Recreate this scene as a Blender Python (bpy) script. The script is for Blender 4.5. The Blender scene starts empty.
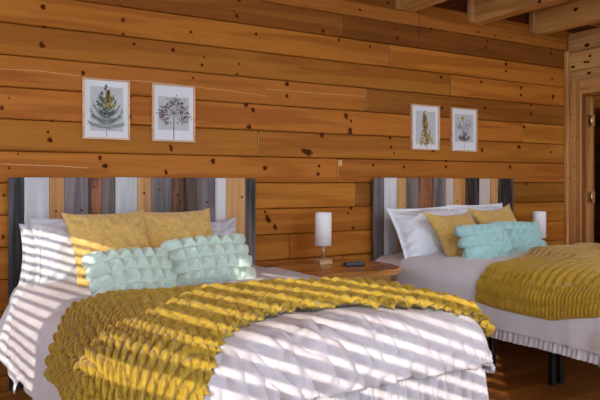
import bpy, bmesh, math, random
import numpy as np
from mathutils import Vector, Matrix
random.seed(7)
C = bpy.context.scene.collection
PI = math.pi
R = math.radians

# ------------------------------------------------------------------ helpers
def link(name, me, mat=None, parent=None, loc=None):
    o = bpy.data.objects.new(name, me)
    C.objects.link(o)
    if mat is not None:
        for m in (mat if isinstance(mat, (list, tuple)) else [mat]):
            me.materials.append(m)
    if parent is not None:
        o.parent = parent
    if loc is not None:
        o.location = loc
    return o

def tag(o, label, cat, group=None):
    o['label'] = label
    o['category'] = cat
    if group:
        o['group'] = group
    return o

def thing(name, label, cat, loc=(0, 0, 0), rz=0, group=None):
    o = bpy.data.objects.new(name, None)
    C.objects.link(o)
    o.empty_display_size = .1
    o.location = loc
    o.rotation_euler = (0, 0, rz)
    return tag(o, label, cat, group)

def struct(o):
    o['kind'] = 'structure'
    return o

def bm_mesh(bm, name, smooth=False):
    me = bpy.data.meshes.new(name)
    bmesh.ops.recalc_face_normals(bm, faces=bm.faces)
    bm.to_mesh(me)
    bm.free()
    if smooth:
        for p in me.polygons:
            p.use_smooth = True
    return me

def add_box(bm, x0, x1, y0, y1, z0, z1, bev=0.0, mi=0, seg=1):
    b = bmesh.new()
    bmesh.ops.create_cube(b, size=1)
    for v in b.verts:
        v.co = Vector(((x0 + x1) / 2 + v.co.x * (x1 - x0), (y0 + y1) / 2 + v.co.y * (y1 - y0), (z0 + z1) / 2 + v.co.z * (z1 - z0)))
    if bev > 0:
        bmesh.ops.bevel(b, geom=list(b.edges), offset=bev, segments=seg, affect='EDGES', profile=.5)
    return merge(bm, b, mi)

def merge(bm, b, mi=0, M=None):
    vm = {}
    for v in b.verts:
        vm[v] = bm.verts.new(M @ v.co if M else v.co)
    fs = []
    for f in b.faces:
        try:
            nf = bm.faces.new([vm[v] for v in f.verts])
            nf.material_index = mi
            nf.smooth = f.smooth
            fs.append(nf)
        except ValueError:
            pass
    b.free()
    return fs

def box_obj(name, dims, mat, parent=None, bev=.002, seg=1):
    bm = bmesh.new()
    add_box(bm, *dims, bev=bev, seg=seg)
    return link(name, bm_mesh(bm, name), mat, parent)

def add_lathe(bm, prof, cx, cy, n=32, mi=0):
    rings = []
    for r, z in prof:
        rings.append([bm.verts.new((cx + r * math.cos(2 * PI * k / n), cy + r * math.sin(2 * PI * k / n), z)) for k in range(n)])
    for a, b in zip(rings, rings[1:]):
        for k in range(n):
            f = bm.faces.new((a[k], a[(k + 1) % n], b[(k + 1) % n], b[k]))
            f.smooth = True
            f.material_index = mi
    for rg in (rings[0], rings[-1]):
        if (rg[0].co - rg[n // 2].co).length > 1e-5:
            f = bm.faces.new(rg)
            f.material_index = mi

def add_tube(bm, pts, rad, n=8, mi=0):
    pts = [Vector(p) for p in pts]
    rings = []
    for i, p in enumerate(pts):
        t = (pts[min(i + 1, len(pts) - 1)] - pts[max(i - 1, 0)]).normalized()
        a = t.orthogonal().normalized() if i == 0 else (rings_a - t * rings_a.dot(t)).normalized()
        rings_a = a
        b = t.cross(a)
        r = rad[i] if isinstance(rad, (list, tuple)) else rad
        rings.append([bm.verts.new(p + a * r * math.cos(2 * PI * k / n) + b * r * math.sin(2 * PI * k / n)) for k in range(n)])
    for a, b in zip(rings, rings[1:]):
        for k in range(n):
            f = bm.faces.new((a[k], a[(k + 1) % n], b[(k + 1) % n], b[k]))
            f.smooth = True
            f.material_index = mi
    bm.faces.new(rings[0]); bm.faces.new(rings[-1])

# ---- numpy noise
def _h(ix, iy, seed):
    n = (ix.astype(np.int64) * 374761393 + iy.astype(np.int64) * 668265263 + seed * 1442695041) & 0x7fffffff
    n = ((n ^ (n >> 13)) * 1274126177) & 0x7fffffff
    return ((n ^ (n >> 16)) & 0xffff) / 65535.0

def vnoise(x, y, seed=0):
    x = np.asarray(x, float); y = np.asarray(y, float)
    ix = np.floor(x); iy = np.floor(y)
    fx = x - ix; fy = y - iy
    fx = fx * fx * fx * (fx * (fx * 6 - 15) + 10); fy = fy * fy * fy * (fy * (fy * 6 - 15) + 10)
    a = _h(ix, iy, seed); b = _h(ix + 1, iy, seed); c = _h(ix, iy + 1, seed); d = _h(ix + 1, iy + 1, seed)
    return (a + (b - a) * fx) * (1 - fy) + (c + (d - c) * fx) * fy

def fbm(x, y, seed=0, o=3):
    s = 0; a = .5; t = 0
    for k in range(o):
        s = s + a * vnoise(x * 2 ** k, y * 2 ** k, seed + k * 17); t += a; a *= .5
    return s / t

def ridge(x, y, seed=0, pw=3):
    return (1 - np.abs(2 * vnoise(x, y, seed) - 1)) ** pw

def grid_normals(P):
    du = np.gradient(P, axis=0); dv = np.gradient(P, axis=1)
    n = np.cross(du, dv)
    l = np.linalg.norm(n, axis=2, keepdims=True)
    return n / np.maximum(l, 1e-9)

def grid_mesh(name, P, flip=False):
    nu, nv, _ = P.shape
    vs = P.reshape(-1, 3)
    i = np.arange(nu - 1)[:, None] * nv + np.arange(nv - 1)[None, :]
    q = np.stack([i, i + nv, i + nv + 1, i + 1], -1).reshape(-1, 4)
    if flip:
        q = q[:, ::-1]
    me = bpy.data.meshes.new(name)
    me.from_pydata(vs.tolist(), [], q.tolist())
    me.polygons.foreach_set('use_smooth', [True] * len(me.polygons))
    me.update()
    return me

# ------------------------------------------------------------------ materials
def new_mat(name, rough=.6):
    m = bpy.data.materials.new(name)
    m.use_nodes = True
    nt = m.node_tree
    b = nt.nodes['Principled BSDF']
    b.inputs['Roughness'].default_value = rough
    return m, nt, b

def N(nt, typ, **kw):
    n = nt.nodes.new(typ)
    for k, v in kw.items():
        setattr(n, k, v)
    return n

def ramp(nt, stops):
    r = N(nt, 'ShaderNodeValToRGB')
    while len(r.color_ramp.elements) < len(stops):
        r.color_ramp.elements.new(.5)
    for e, (p, c) in zip(r.color_ramp.elements, stops):
        e.position = p
        e.color = (*c, 1)
    return r

def plain(name, col, rough=.6, metal=0., var=.06, scale=30, bump=0., bscale=200, sheen=0.):
    m, nt, b = new_mat(name, rough)
    tc = N(nt, 'ShaderNodeTexCoord')
    no = N(nt, 'ShaderNodeTexNoise')
    no.inputs['Scale'].default_value = scale
    no.inputs['Detail'].default_value = 4
    nt.links.new(tc.outputs['Object'], no.inputs['Vector'])
    lo = tuple(c * (1 - var) for c in col); hi = tuple(min(1, c * (1 + var)) for c in col)
    r = ramp(nt, [(.3, lo), (.7, hi)])
    nt.links.new(no.outputs['Fac'], r.inputs['Fac'])
    nt.links.new(r.outputs['Color'], b.inputs['Base Color'])
    b.inputs['Metallic'].default_value = metal
    if sheen:
        b.inputs['Sheen Weight'].default_value = sheen
        b.inputs['Sheen Roughness'].default_value = .4
    if bump:
        n2 = N(nt, 'ShaderNodeTexNoise')
        n2.inputs['Scale'].default_value = bscale
        n2.inputs['Detail'].default_value = 3
        nt.links.new(tc.outputs['Object'], n2.inputs['Vector'])
        bp = N(nt, 'ShaderNodeBump')
        bp.inputs['Strength'].default_value = bump
        bp.inputs['Distance'].default_value = .006
        nt.links.new(n2.outputs['Fac'], bp.inputs['Height'])
        nt.links.new(bp.outputs['Normal'], b.inputs['Normal'])
    return m

def wood(name, dark, light, axis='x', rough=.45, tone=False, per_obj=False, contrast=1., scale=1., bump=.12, spec=.3):
    m, nt, b = new_mat(name, rough)
    L = nt.links.new
    tc = N(nt, 'ShaderNodeTexCoord')
    vec = tc.outputs['Object']
    if per_obj or tone:
        add = N(nt, 'ShaderNodeVectorMath', operation='ADD')
        L(vec, add.inputs[0])
        if per_obj:
            oi = N(nt, 'ShaderNodeObjectInfo')
            mul = N(nt, 'ShaderNodeMath', operation='MULTIPLY'); mul.inputs[1].default_value = 37.
            L(oi.outputs['Random'], mul.inputs[0])
            src = mul.outputs[0]
        else:
            at = N(nt, 'ShaderNodeAttribute', attribute_name='shift')
            src = at.outputs['Fac']
        cb = N(nt, 'ShaderNodeCombineXYZ')
        for k in range(3):
            L(src, cb.inputs[k])
        L(cb.outputs[0], add.inputs[1])
        vec = add.outputs[0]
    mp = N(nt, 'ShaderNodeMapping')
    s = {'x': (.55, 9, 9), 'y': (9, .55, 9), 'z': (9, 9, .55)}[axis]
    mp.inputs['Scale'].default_value = tuple(v * scale for v in s)
    L(vec, mp.inputs['Vector'])
    n1 = N(nt, 'ShaderNodeTexNoise')
    n1.inputs['Scale'].default_value = 1.1; n1.inputs['Detail'].default_value = 3; n1.inputs['Distortion'].default_value = .6
    L(mp.outputs[0], n1.inputs['Vector'])
    # growth rings: bands of the stretched noise
    mr = N(nt, 'ShaderNodeMath', operation='MULTIPLY'); mr.inputs[1].default_value = 26
    L(n1.outputs['Fac'], mr.inputs[0])
    sn = N(nt, 'ShaderNodeMath', operation='SINE'); L(mr.outputs[0], sn.inputs[0])
    n2 = N(nt, 'ShaderNodeTexNoise')
    n2.inputs['Scale'].default_value = 7; n2.inputs['Detail'].default_value = 5
    L(mp.outputs[0], n2.inputs['Vector'])
    ma = N(nt, 'ShaderNodeMath', operation='MULTIPLY_ADD'); ma.inputs[1].default_value = .13 * contrast; 
    L(sn.outputs[0], ma.inputs[0]); L(n1.outputs['Fac'], ma.inputs[2])
    mb = N(nt, 'ShaderNodeMath', operation='MULTIPLY_ADD'); mb.inputs[1].default_value = .5 * contrast
    L(n2.outputs['Fac'], mb.inputs[0]); L(ma.outputs[0], mb.inputs[2])
    off = N(nt, 'ShaderNodeMath', operation='SUBTRACT'); off.inputs[1].default_value = .25 * contrast
    L(mb.outputs[0], off.inputs[0])
    r = ramp(nt, [(.25, dark), (.75, light)])
    L(off.outputs[0], r.inputs['Fac'])
    col = r.outputs['Color']
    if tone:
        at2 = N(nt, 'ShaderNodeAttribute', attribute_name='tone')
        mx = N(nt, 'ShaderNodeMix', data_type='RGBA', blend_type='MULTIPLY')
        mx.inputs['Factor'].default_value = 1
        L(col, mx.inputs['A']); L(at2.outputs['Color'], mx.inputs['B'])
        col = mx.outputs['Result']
    L(col, b.inputs['Base Color'])
    bp = N(nt, 'ShaderNodeBump'); bp.inputs['Strength'].default_value = bump; bp.inputs['Distance'].default_value = .003
    L(n2.outputs['Fac'], bp.inputs['Height']); L(bp.outputs['Normal'], b.inputs['Normal'])
    b.inputs['Specular IOR Level'].default_value = spec
    return m

M = {}
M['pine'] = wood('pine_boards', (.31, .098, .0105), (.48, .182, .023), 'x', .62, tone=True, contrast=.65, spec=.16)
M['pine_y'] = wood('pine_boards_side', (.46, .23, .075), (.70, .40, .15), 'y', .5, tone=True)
M['beam'] = wood('beam_pine', (.42, .19, .052), (.64, .34, .10), 'y', .55)
M['beam_v'] = wood('block_pine', (.36, .16, .05), (.55, .29, .10), 'z', .55)
M['casing'] = wood('casing_pine', (.44, .20, .062), (.70, .37, .13), 'z', .45)
M['casing_y'] = wood('casing_pine_head', (.44, .20, .062), (.70, .37, .13), 'y', .45)
M['door'] = wood('door_wood', (.22, .09, .022), (.40, .17, .05), 'z', .4)
M['knot'] = plain('knot', (.075, .017, .004), .8, var=.5, scale=60)
M['knot'].node_tree.nodes['Principled BSDF'].inputs['Specular IOR Level'].default_value = .05
M['knotrim'] = plain('knot_rim', (.17, .05, .010), .8, var=.25, scale=80)
M['knotrim'].node_tree.nodes['Principled BSDF'].inputs['Specular IOR Level'].default_value = .05
M['crack'] = plain('pale_split', (.60, .36, .14), .6, var=.2, scale=40)
M['slab'] = wood('slab_wood', (.34, .13, .03), (.62, .30, .09), 'x', .22)
M['dark_wood'] = wood('stand_wood', (.30, .12, .03), (.48, .22, .07), 'x', .35)
M['lamp_base'] = wood('lamp_wood', (.50, .32, .16), (.70, .48, .26), 'x', .5)
M['frame'] = wood('frame_wood', (.55, .33, .19), (.72, .48, .30), 'x', .5, scale=2)
HB = {
 'charcoal': wood('board_charcoal', (.018, .017, .020), (.085, .078, .080), 'z', .6, per_obj=True, contrast=1.6, bump=.3),
 'white': wood('board_whitewash', (.46, .47, .49), (.70, .70, .70), 'z', .6, per_obj=True, contrast=.8),
 'honey': wood('board_honey', (.42, .19, .055), (.62, .34, .13), 'z', .5, per_obj=True),
 'gray': wood('board_gray', (.115, .098, .100), (.24, .20, .195), 'z', .6, per_obj=True, contrast=1.3),
 'red': wood('board_russet', (.085, .030, .014), (.33, .13, .055), 'z', .55, per_obj=True, contrast=1.6),
 'taupe': wood('board_taupe', (.11, .085, .075), (.20, .155, .135), 'z', .6, per_obj=True),
 'dark': wood('board_umber', (.020, .011, .008), (.10, .06, .042), 'z', .6, per_obj=True, contrast=1.5),
 'bark': wood('board_bark', (.022, .018, .016), (.17, .14, .125), 'z', .65, per_obj=True, contrast=1.9, bump=.4),
 'pink': wood('board_pale_pink', (.48, .38, .34), (.66, .55, .50), 'z', .6, per_obj=True, contrast=.8),
}
M['hb_back'] = plain('headboard_backing', (.05, .035, .025), .7)
M['linen'] = plain('white_cotton', (.565, .53, .565), .85, var=.02, scale=8, bump=.12, bscale=900, sheen=.1)
M['linen_cool_lit'] = plain('white_cotton_cool_lit', (.80, .835, .90), .85, var=.02, scale=8, bump=.12, bscale=900, sheen=.1)  # white cotton made brighter and bluer, cool daylight painted into the colour
M['pillowcase_cool_lit'] = plain('white_pillowcase_cool_lit', (.80, .84, .91), .85, var=.02, scale=8, bump=.12, bscale=900)  # right bed pillowcases, with the same cool daylight put into their colour
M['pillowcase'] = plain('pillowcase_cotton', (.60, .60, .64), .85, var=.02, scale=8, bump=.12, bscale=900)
M['sheet'] = plain('sheet_cotton', (.66, .67, .70), .85, var=.02, scale=8)
M['mattress'] = plain('mattress_ticking', (.60, .60, .62), .9)
M['metal'] = plain('black_steel', (.014, .014, .016), .45, metal=.6)
M['yellow'] = plain('mustard_plush', (.70, .455, .13), .9, var=.16, scale=60, bump=.6, bscale=260, sheen=.35)
M['throw'] = plain('mustard_throw', (.43, .275, .017), .9, var=.14, scale=40, bump=.9, bscale=110, sheen=.35)
M['throw2'] = plain('mustard_ribbed', (.46, .285, .011), .85, var=.14, scale=40, bump=.4, bscale=300, sheen=.4)
M['mint'] = plain('mint_plush', (.60, .74, .65), .9, var=.06, scale=40, bump=.9, bscale=110, sheen=.3)
M['mint2'] = plain('aqua_plush', (.44, .70, .68), .9, var=.06, scale=40, bump=.9, bscale=110, sheen=.3)
M['shade'] = plain('lamp_shade_fabric', (.90, .90, .90), .8, var=.02, scale=60)
M['steel'] = plain('brushed_steel', (.62, .58, .52), .35, metal=.9)
M['brass'] = plain('brass', (.80, .60, .28), .3, metal=1.)
M['black'] = plain('black_plastic', (.012, .013, .018), .35)
M['button'] = plain('button_blue', (.10, .16, .30), .4)
M['mat'] = plain('white_mat_board', (.72, .74, .77), .8, var=.01)
M['print'] = plain('grey_print_paper', (.50, .52, .545), .8, var=.05, scale=25)
for n_, c_ in dict(leaf_green=(.055, .10, .085), leaf_sage=(.15, .21, .18), bloom=(.62, .47, .12), seed=(.12, .055, .05), stem=(.20, .22, .15), olive=(.30, .21, .05), brown_leaf=(.11, .07, .065), gold=(.50, .30, .04), twig=(.16, .13, .12)).items():
    M[n_] = plain(n_, c_, .8, var=.2, scale=80)
M['slat'] = plain('blind_slat', (.75, .73, .70), .5)
M['white_paint'] = plain('window_paint', (.70, .66, .60), .5)

def floor_mat():
    m, nt, b = new_mat('hardwood_floor', .28)
    L = nt.links.new
    tc = N(nt, 'ShaderNodeTexCoord')
    br = N(nt, 'ShaderNodeTexBrick')
    br.offset = .37
    br.inputs['Color1'].default_value = (.46, .20, .05, 1)
    br.inputs['Color2'].default_value = (.29, .105, .024, 1)
    br.inputs['Mortar'].default_value = (.02, .008, .003, 1)
    br.inputs['Scale'].default_value = 1
    br.inputs['Mortar Size'].default_value = .0018
    br.inputs['Brick Width'].default_value = .95
    br.inputs['Row Height'].default_value = .085
    L(tc.outputs['Object'], br.inputs['Vector'])
    mp = N(nt, 'ShaderNodeMapping'); mp.inputs['Scale'].default_value = (2, 40, 1)
    L(tc.outputs['Object'], mp.inputs['Vector'])
    no = N(nt, 'ShaderNodeTexNoise'); no.inputs['Scale'].default_value = 2; no.inputs['Detail'].default_value = 5
    L(mp.outputs[0], no.inputs['Vector'])
    r = ramp(nt, [(.3, (.6, .55, .5)), (.7, (1.25, 1.2, 1.1))])
    L(no.outputs['Fac'], r.inputs['Fac'])
    mx = N(nt, 'ShaderNodeMix', data_type='RGBA', blend_type='MULTIPLY'); mx.inputs['Factor'].default_value = 1
    L(br.outputs['Color'], mx.inputs['A']); L(r.outputs['Color'], mx.inputs['B'])
    L(mx.outputs['Result'], b.inputs['Base Color'])
    return m
M['floor'] = floor_mat()

# ------------------------------------------------------------------ camera
F_PX, VPX, CAM_D, CAM_H = 640., 1070., 3.97, 1.19
YAW = math.atan(F_PX / VPX)
cam = bpy.data.cameras.new('camera')
cam.sensor_width = 36
cam.sensor_fit = 'HORIZONTAL'
cam.lens = 36 * F_PX / 600
cam.shift_y = -18 / 600
cam.clip_start = .05
co = bpy.data.objects.new('camera', cam)
C.objects.link(co)
co.location = (0, -CAM_D, CAM_H)
co.rotation_euler = (PI / 2, 0, -YAW)
bpy.context.scene.camera = co

def px(u, v, x=None, y=None, z=None):
    """a point of the room measured on a known plane"""
    uu = (u - 300) / F_PX; vv = (182 - v) / F_PX
    d = (math.sin(YAW) + uu * math.cos(YAW), math.cos(YAW) - uu * math.sin(YAW), vv)
    k = (y + CAM_D) / d[1] if y is not None else (x / d[0] if x is not None else (z - CAM_H) / d[2])
    return (d[0] * k, -CAM_D + d[1] * k, CAM_H + vv * k)

# ------------------------------------------------------------------ the room shell
XR = 5.371          # right wall
PITCH = .1825
SEAM0 = 1.184
def board_mesh(name, rows, along, thick, tones, seed=1):
    """rows: list of (z0, z1, [cuts]); boards as bevelled boxes with a tone per board"""
    rnd = random.Random(seed)
    bm = bmesh.new()
    cl = bm.loops.layers.float_color.new('tone')
    sl = bm.verts.layers.float.new('shift')
    for (z0, z1, cuts) in rows:
        for a0, a1 in zip(cuts, cuts[1:]):
            g = .0024
            if along == 'x':
                fs = add_box(bm, a0 + g * .6, a1 - g * .6, 0, thick, z0 + g, z1 - g, bev=.006)
            else:
                fs = add_box(bm, 0, thick, a0 + g * .6, a1 - g * .6, z0 + g, z1 - g, bev=.006)
            t = tones(rnd, z0, a0)
            sh = rnd.random() * 40
            for f in fs:
                for l in f.loops:
                    l[cl] = (*t, 1)
                    l.vert[sl] = sh
    return bm

J = {  # butt joints seen in the wall, by board row (index from SEAM0)
    -3: [2.287], -1: [2.872], 0: [2.711], 1: [2.038], 3: [2.967], 4: [3.855], 5: [3.202], 6: [2.734], -2: [1.2, 4.2], 2: [4.75], 7: [3.5], -4: [2.75]}
rows = []
for k in range(-7, 8):
    z0 = SEAM0 + PITCH * k; z1 = z0 + PITCH
    rows.append((max(z0, 0), min(z1, 2.75), [-2.0] + J.get(k, [1.6 + .37 * (k % 3)]) + [6.9]))
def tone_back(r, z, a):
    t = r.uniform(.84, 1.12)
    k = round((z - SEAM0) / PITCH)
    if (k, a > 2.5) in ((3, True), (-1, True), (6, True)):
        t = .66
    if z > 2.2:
        t *= .78  # topmost boards darkened, light falloff painted into the tone
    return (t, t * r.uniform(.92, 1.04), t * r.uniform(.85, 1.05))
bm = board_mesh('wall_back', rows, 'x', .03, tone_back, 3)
# knots of the boards: dark heart with a russet rim, lying in the board faces
def knot(bm, u, v, w, h, ang=0, cl=None):
    c = px(u, v, y=0)
    sc = c[1]
    s = math.sqrt((c[0]) ** 2 + CAM_D ** 2)
    mpp = .00723 / (1 - (u - 300) / VPX)
    mppx = mpp * 1.0 / (1 - (u - 300) / VPX) * .86
    for mul, dy, mi in ((1.0, -.0006, 2), (.72, -.001, 1)):
        vs = []
        n = 14
        for i in range(n):
            a = 2 * PI * i / n
            rr = .85 + .12 * math.sin(3 * a + u) + .08 * math.sin(5 * a + v)
            ex = w * mppx * .5 * mul * math.cos(a) * rr; ez = h * mpp * .5 * mul * math.sin(a) * rr
            vs.append(bm.verts.new((c[0] + ex * math.cos(ang) - ez * math.sin(ang), dy, c[2] + ex * math.sin(ang) + ez * math.cos(ang))))
        f = bm.faces.new(vs)
        f.material_index = mi
KN = [(43, 7, 9, 7, .2), (42, 45, 10, 9, .6), (44, 27, 7, 4, 0), (123, 20, 7, 6, -.3), (134, 44, 6, 4, 0), (173, 50, 7, 6, 0), (123, 34, 6, 4, 0), (191, 32, 5, 4, 0),
      (83, 73, 7, 6, .3), (2, 108, 7, 6, 0), (9, 98, 3, 3, 0), (193, 78, 4, 3, 0), (130, 117, 6, 6, 0), (131, 97, 3, 3, 0), (50, 140, 9, 7, .7), (171, 148, 6, 9, .3), (48, 132, 5, 4, 0),
      (100, 158, 6, 6, .2), (105, 166, 10, 6, 0), (166, 172, 5, 7, .3), (9, 168, 4, 4, 0), (120, 4, 3, 3, 0), (52, 121, 5, 3, 0), (18, 154, 4, 2, 0),
      (237, 16, 6, 6, .2), (234, 11, 3, 3, 0), (256, 34, 5, 4, 0), (323, 31, 6, 6, 0), (317, 24, 3, 2, 0), (339, 40, 5, 4, 0), (370, 47, 4, 4, 0), (239, 1, 7, 3, 0), (202, 65, 5, 4, 0), (239, 64, 4, 3, 0), (204, 57, 3, 3, 0), (237, 74, 5, 3, 0),
      (287, 84, 7, 6, .2), (287, 96, 5, 5, 0), (246, 105, 8, 6, .6), (253, 110, 6, 7, .3), (249, 127, 9, 6, 0), (346, 116, 7, 8, .4), (351, 121, 4, 4, 0), (350, 130, 7, 6, 0), (307, 152, 20, 8, -.25), (322, 135, 8, 7, .3),
      (213, 161, 8, 7, 0), (265, 168, 8, 6, 0), (319, 166, 5, 4, 0), (318, 174, 6, 5, 0), (373, 165, 4, 4, 0), (390, 138, 5, 5, 0), (391, 147, 4, 4, 0), (394, 153, 3, 3, 0), (350, 133, 9, 3, 0),
      (268, 219, 8, 12, .5), (275, 227, 6, 9, .3), (265, 212, 4, 4, 0), (351, 208, 5, 5, 0), (348, 213, 4, 3, 0), (353, 228, 6, 4, 0),
      (397, 38, 4, 7, -.5), (396, 29, 3, 4, 0), (376, 8, 4, 4, 0), (388, 3, 4, 5, 0), (487, 41, 3, 5, 0), (486, 47, 3, 4, 0), (506, 64, 5, 5, 0), (506, 71, 4, 3, 0), (551, 49, 4, 4, 0), (551, 54, 4, 4, 0), (441, 77, 6, 4, .5), (481, 82, 4, 4, 0), (521, 88, 4, 5, 0), (521, 95, 4, 4, 0), (485, 108, 5, 5, 0), (531, 105, 4, 4, 0), (531, 114, 4, 5, 0), (442, 108, 4, 5, 0), (553, 97, 4, 7, 0), (524, 127, 5, 4, 0), (552, 79, 3, 3, 0),
      (404, 167, 4, 4, 0), (446, 167, 4, 4, 0), (446, 161, 4, 3, 0), (482, 150, 4, 6, .2), (510, 167, 5, 5, 0), (519, 147, 6, 5, 0), (526, 184, 4, 4, 0), (551, 152, 3, 3, 0), (433, 151, 5, 3, 0), (4, 195, 5, 4, 0), (3, 237, 5, 7, 0)]
for k_ in KN:
    knot(bm, *k_)
# pale open splits along some boards
def split(bm, pts, th=.0035):
    n = len(pts)
    for (u0, v0), (u1, v1) in zip(pts, pts[1:]):
        a = px(u0, v0, y=0); b = px(u1, v1, y=0)
        vs = [bm.verts.new(p) for p in ((a[0], -.0008, a[2] - th / 2), (b[0], -.0008, b[2] - th / 2), (b[0], -.0008, b[2] + th / 2), (a[0], -.0008, a[2] + th / 2))]
        f = bm.faces.new(vs); f.material_index = 3
split(bm, [(0, 69), (40, 71), (80, 76)], .0028)
split(bm, [(130, 80), (165, 83), (230, 91), (266, 96)], .0028)
split(bm, [(266, 89), (300, 92), (365, 96.5)], .0028)
split(bm, [(0, 164), (25, 165), (60, 166), (88, 168)], .004)
split(bm, [(250, 0), (300, 7), (335, 12)])
split(bm, [(258.5, 133), (258.6, 156)], .003)
def vsplit(bm, u, v0, v1, w=.005):
    a = px(u, v0, y=0); b = px(u, v1, y=0)
    vs = [bm.verts.new(p) for p in ((a[0] - w / 2, -.0008, b[2]), (a[0] + w / 2, -.0008, b[2]), (a[0] + w / 2, -.0008, a[2]), (a[0] - w / 2, -.0008, a[2]))]
    bm.faces.new(vs).material_index = 3
for u, v0, v1 in ((258.5, 132, 155), (338.5, 161, 181), (356, 184, 204), (366, 89, 110), (390, 44, 65), (341, 16, 35), (451, 76, 94)):
    vsplit(bm, u, v0, v1, .004)
# small pale patch beside a butt joint
a_ = px(338, 160, y=0); b_ = px(342, 166, y=0)
f = bm.faces.new([bm.verts.new(p) for p in ((a_[0], -.0012, b_[2]), (b_[0], -.0012, b_[2]), (b_[0], -.0012, a_[2]), (a_[0], -.0012, a_[2]))]); f.material_index = 3
# the dark backing behind the board gaps
add_box(bm, -2.0, 6.9, .02, .09, 0, 2.75, mi=1)
me = bpy.data.meshes.new('wall_back')
bm.to_mesh(me); bm.free()
struct(link('wall_back', me, [M['pine'], M['knot'], M['knotrim'], M['crack']]))

# right wall: boards round the doorway
DY0, DY1, DZ = -.215, -1.03, 2.015
rows = []
for k in range(-7, 8):
    z0 = max(SEAM0 - .03 + PITCH * k, 0); z1 = min(SEAM0 - .03 + PITCH * (k + 1), 2.75)
    if z0 >= DZ - .001:
        rows.append((z0, z1, [-5.6, -2.1, 0]))
    elif z1 <= DZ:
        rows.append((z0, z1, [-5.6, DY1 - .02])); rows.append((z0, z1, [DY0 + .02, 0]))
    else:
        rows.append((z0, DZ + .02, [-5.6, DY1 - .02])); rows.append((z0, DZ + .02, [DY0 + .02, 0])); rows.append((DZ + .02, z1, [-5.6, -2.1, 0]))
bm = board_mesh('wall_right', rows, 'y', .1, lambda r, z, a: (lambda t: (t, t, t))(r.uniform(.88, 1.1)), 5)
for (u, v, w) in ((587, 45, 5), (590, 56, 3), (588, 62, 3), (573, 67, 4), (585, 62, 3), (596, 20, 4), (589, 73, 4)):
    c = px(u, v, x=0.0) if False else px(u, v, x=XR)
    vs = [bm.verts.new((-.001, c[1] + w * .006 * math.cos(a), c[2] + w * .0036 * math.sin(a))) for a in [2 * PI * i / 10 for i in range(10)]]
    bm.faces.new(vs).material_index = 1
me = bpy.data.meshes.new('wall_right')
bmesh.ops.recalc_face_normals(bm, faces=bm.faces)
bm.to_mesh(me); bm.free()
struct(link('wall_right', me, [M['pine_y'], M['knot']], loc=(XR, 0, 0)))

struct(box_obj('floor', (-2.2, 6.9, -5.6, .1, -.06, 0), M['floor'], bev=0))
bm = bmesh.new()
for i in range(18):
    add_box(bm, -2.2, 6.9, -2.465 + .1425 * i, -2.465 + .1425 * (i + 1) - .003, 2.752, 2.80, bev=.004)
add_box(bm, -2.2, 6.9, -2.465, .1, 2.79, 2.86)
add_box(bm, -2.2, 6.9, -2.465, -2.40, 2.861, 4.6)  # invented high space beyond the loft, shaped to let in skylight
add_box(bm, -2.2, 6.9, -5.7, -2.40, 4.601, 4.7)
add_box(bm, XR + .0, XR + .1, -5.6, -2.466, 2.751, 4.6)
add_box(bm, -1.45, -1.31, -5.6, -2.466, 2.751, 4.6)
M['ceil'] = wood('ceiling_boards', (.36, .13, .03), (.55, .23, .06), 'x', .5)
struct(link('ceiling', bm_mesh(bm, 'ceiling'), M['ceil']))
# hallway beyond the door
struct(box_obj('wall_hall', (6.9, 7.0, -5.6, .1, 0, 2.8), M['door'], bev=0))

bm = bmesh.new()  # unseen front wall, put in to dim the right side, openings sized for daylight
add_box(bm, 1.5, 2.7, -5.7, -5.6, 0, 2.75)
add_box(bm, 5.0, XR, -5.7, -5.6, 0, 2.75)
add_box(bm, 2.7, 5.0, -5.7, -5.6, 0, .75)
add_box(bm, 2.7, 5.0, -5.7, -5.6, 2.1, 2.75)
add_box(bm, -.4, 1.5, -5.7, -5.6, 2.1, 2.75)
add_box(bm, -1.45, 1.4, -5.7, -5.6, 2.751, 4.6)
add_box(bm, 5.1, XR + .1, -5.7, -5.6, 2.751, 4.6)
add_box(bm, 1.4, 5.1, -5.7, -5.6, 4.3, 4.6)  # leaves an invented gable opening for skylight
struct(link('wall_front', bm_mesh(bm, 'wall_front'), M['ceil']))

w = bpy.data.objects.new('window_3', None); C.objects.link(w); struct(w)  # added windows, front and gable, to brighten the right bed
bm = bmesh.new()
for a in (2.701, 3.83, 4.949):
    add_box(bm, a, a + .05, -5.68, -5.62, .751, 2.099)
for a in (1.401, 3.2, 5.049):
    add_box(bm, a, a + .05, -5.68, -5.62, 2.752, 4.299)
for z in (.751, 2.049):
    for a, b in ((2.752, 3.829), (3.881, 4.948)):
        add_box(bm, a, b, -5.68, -5.62, z, z + .05)
link('window_frame', bm_mesh(bm, 'window_frame'), M['white_paint'], w)

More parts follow.
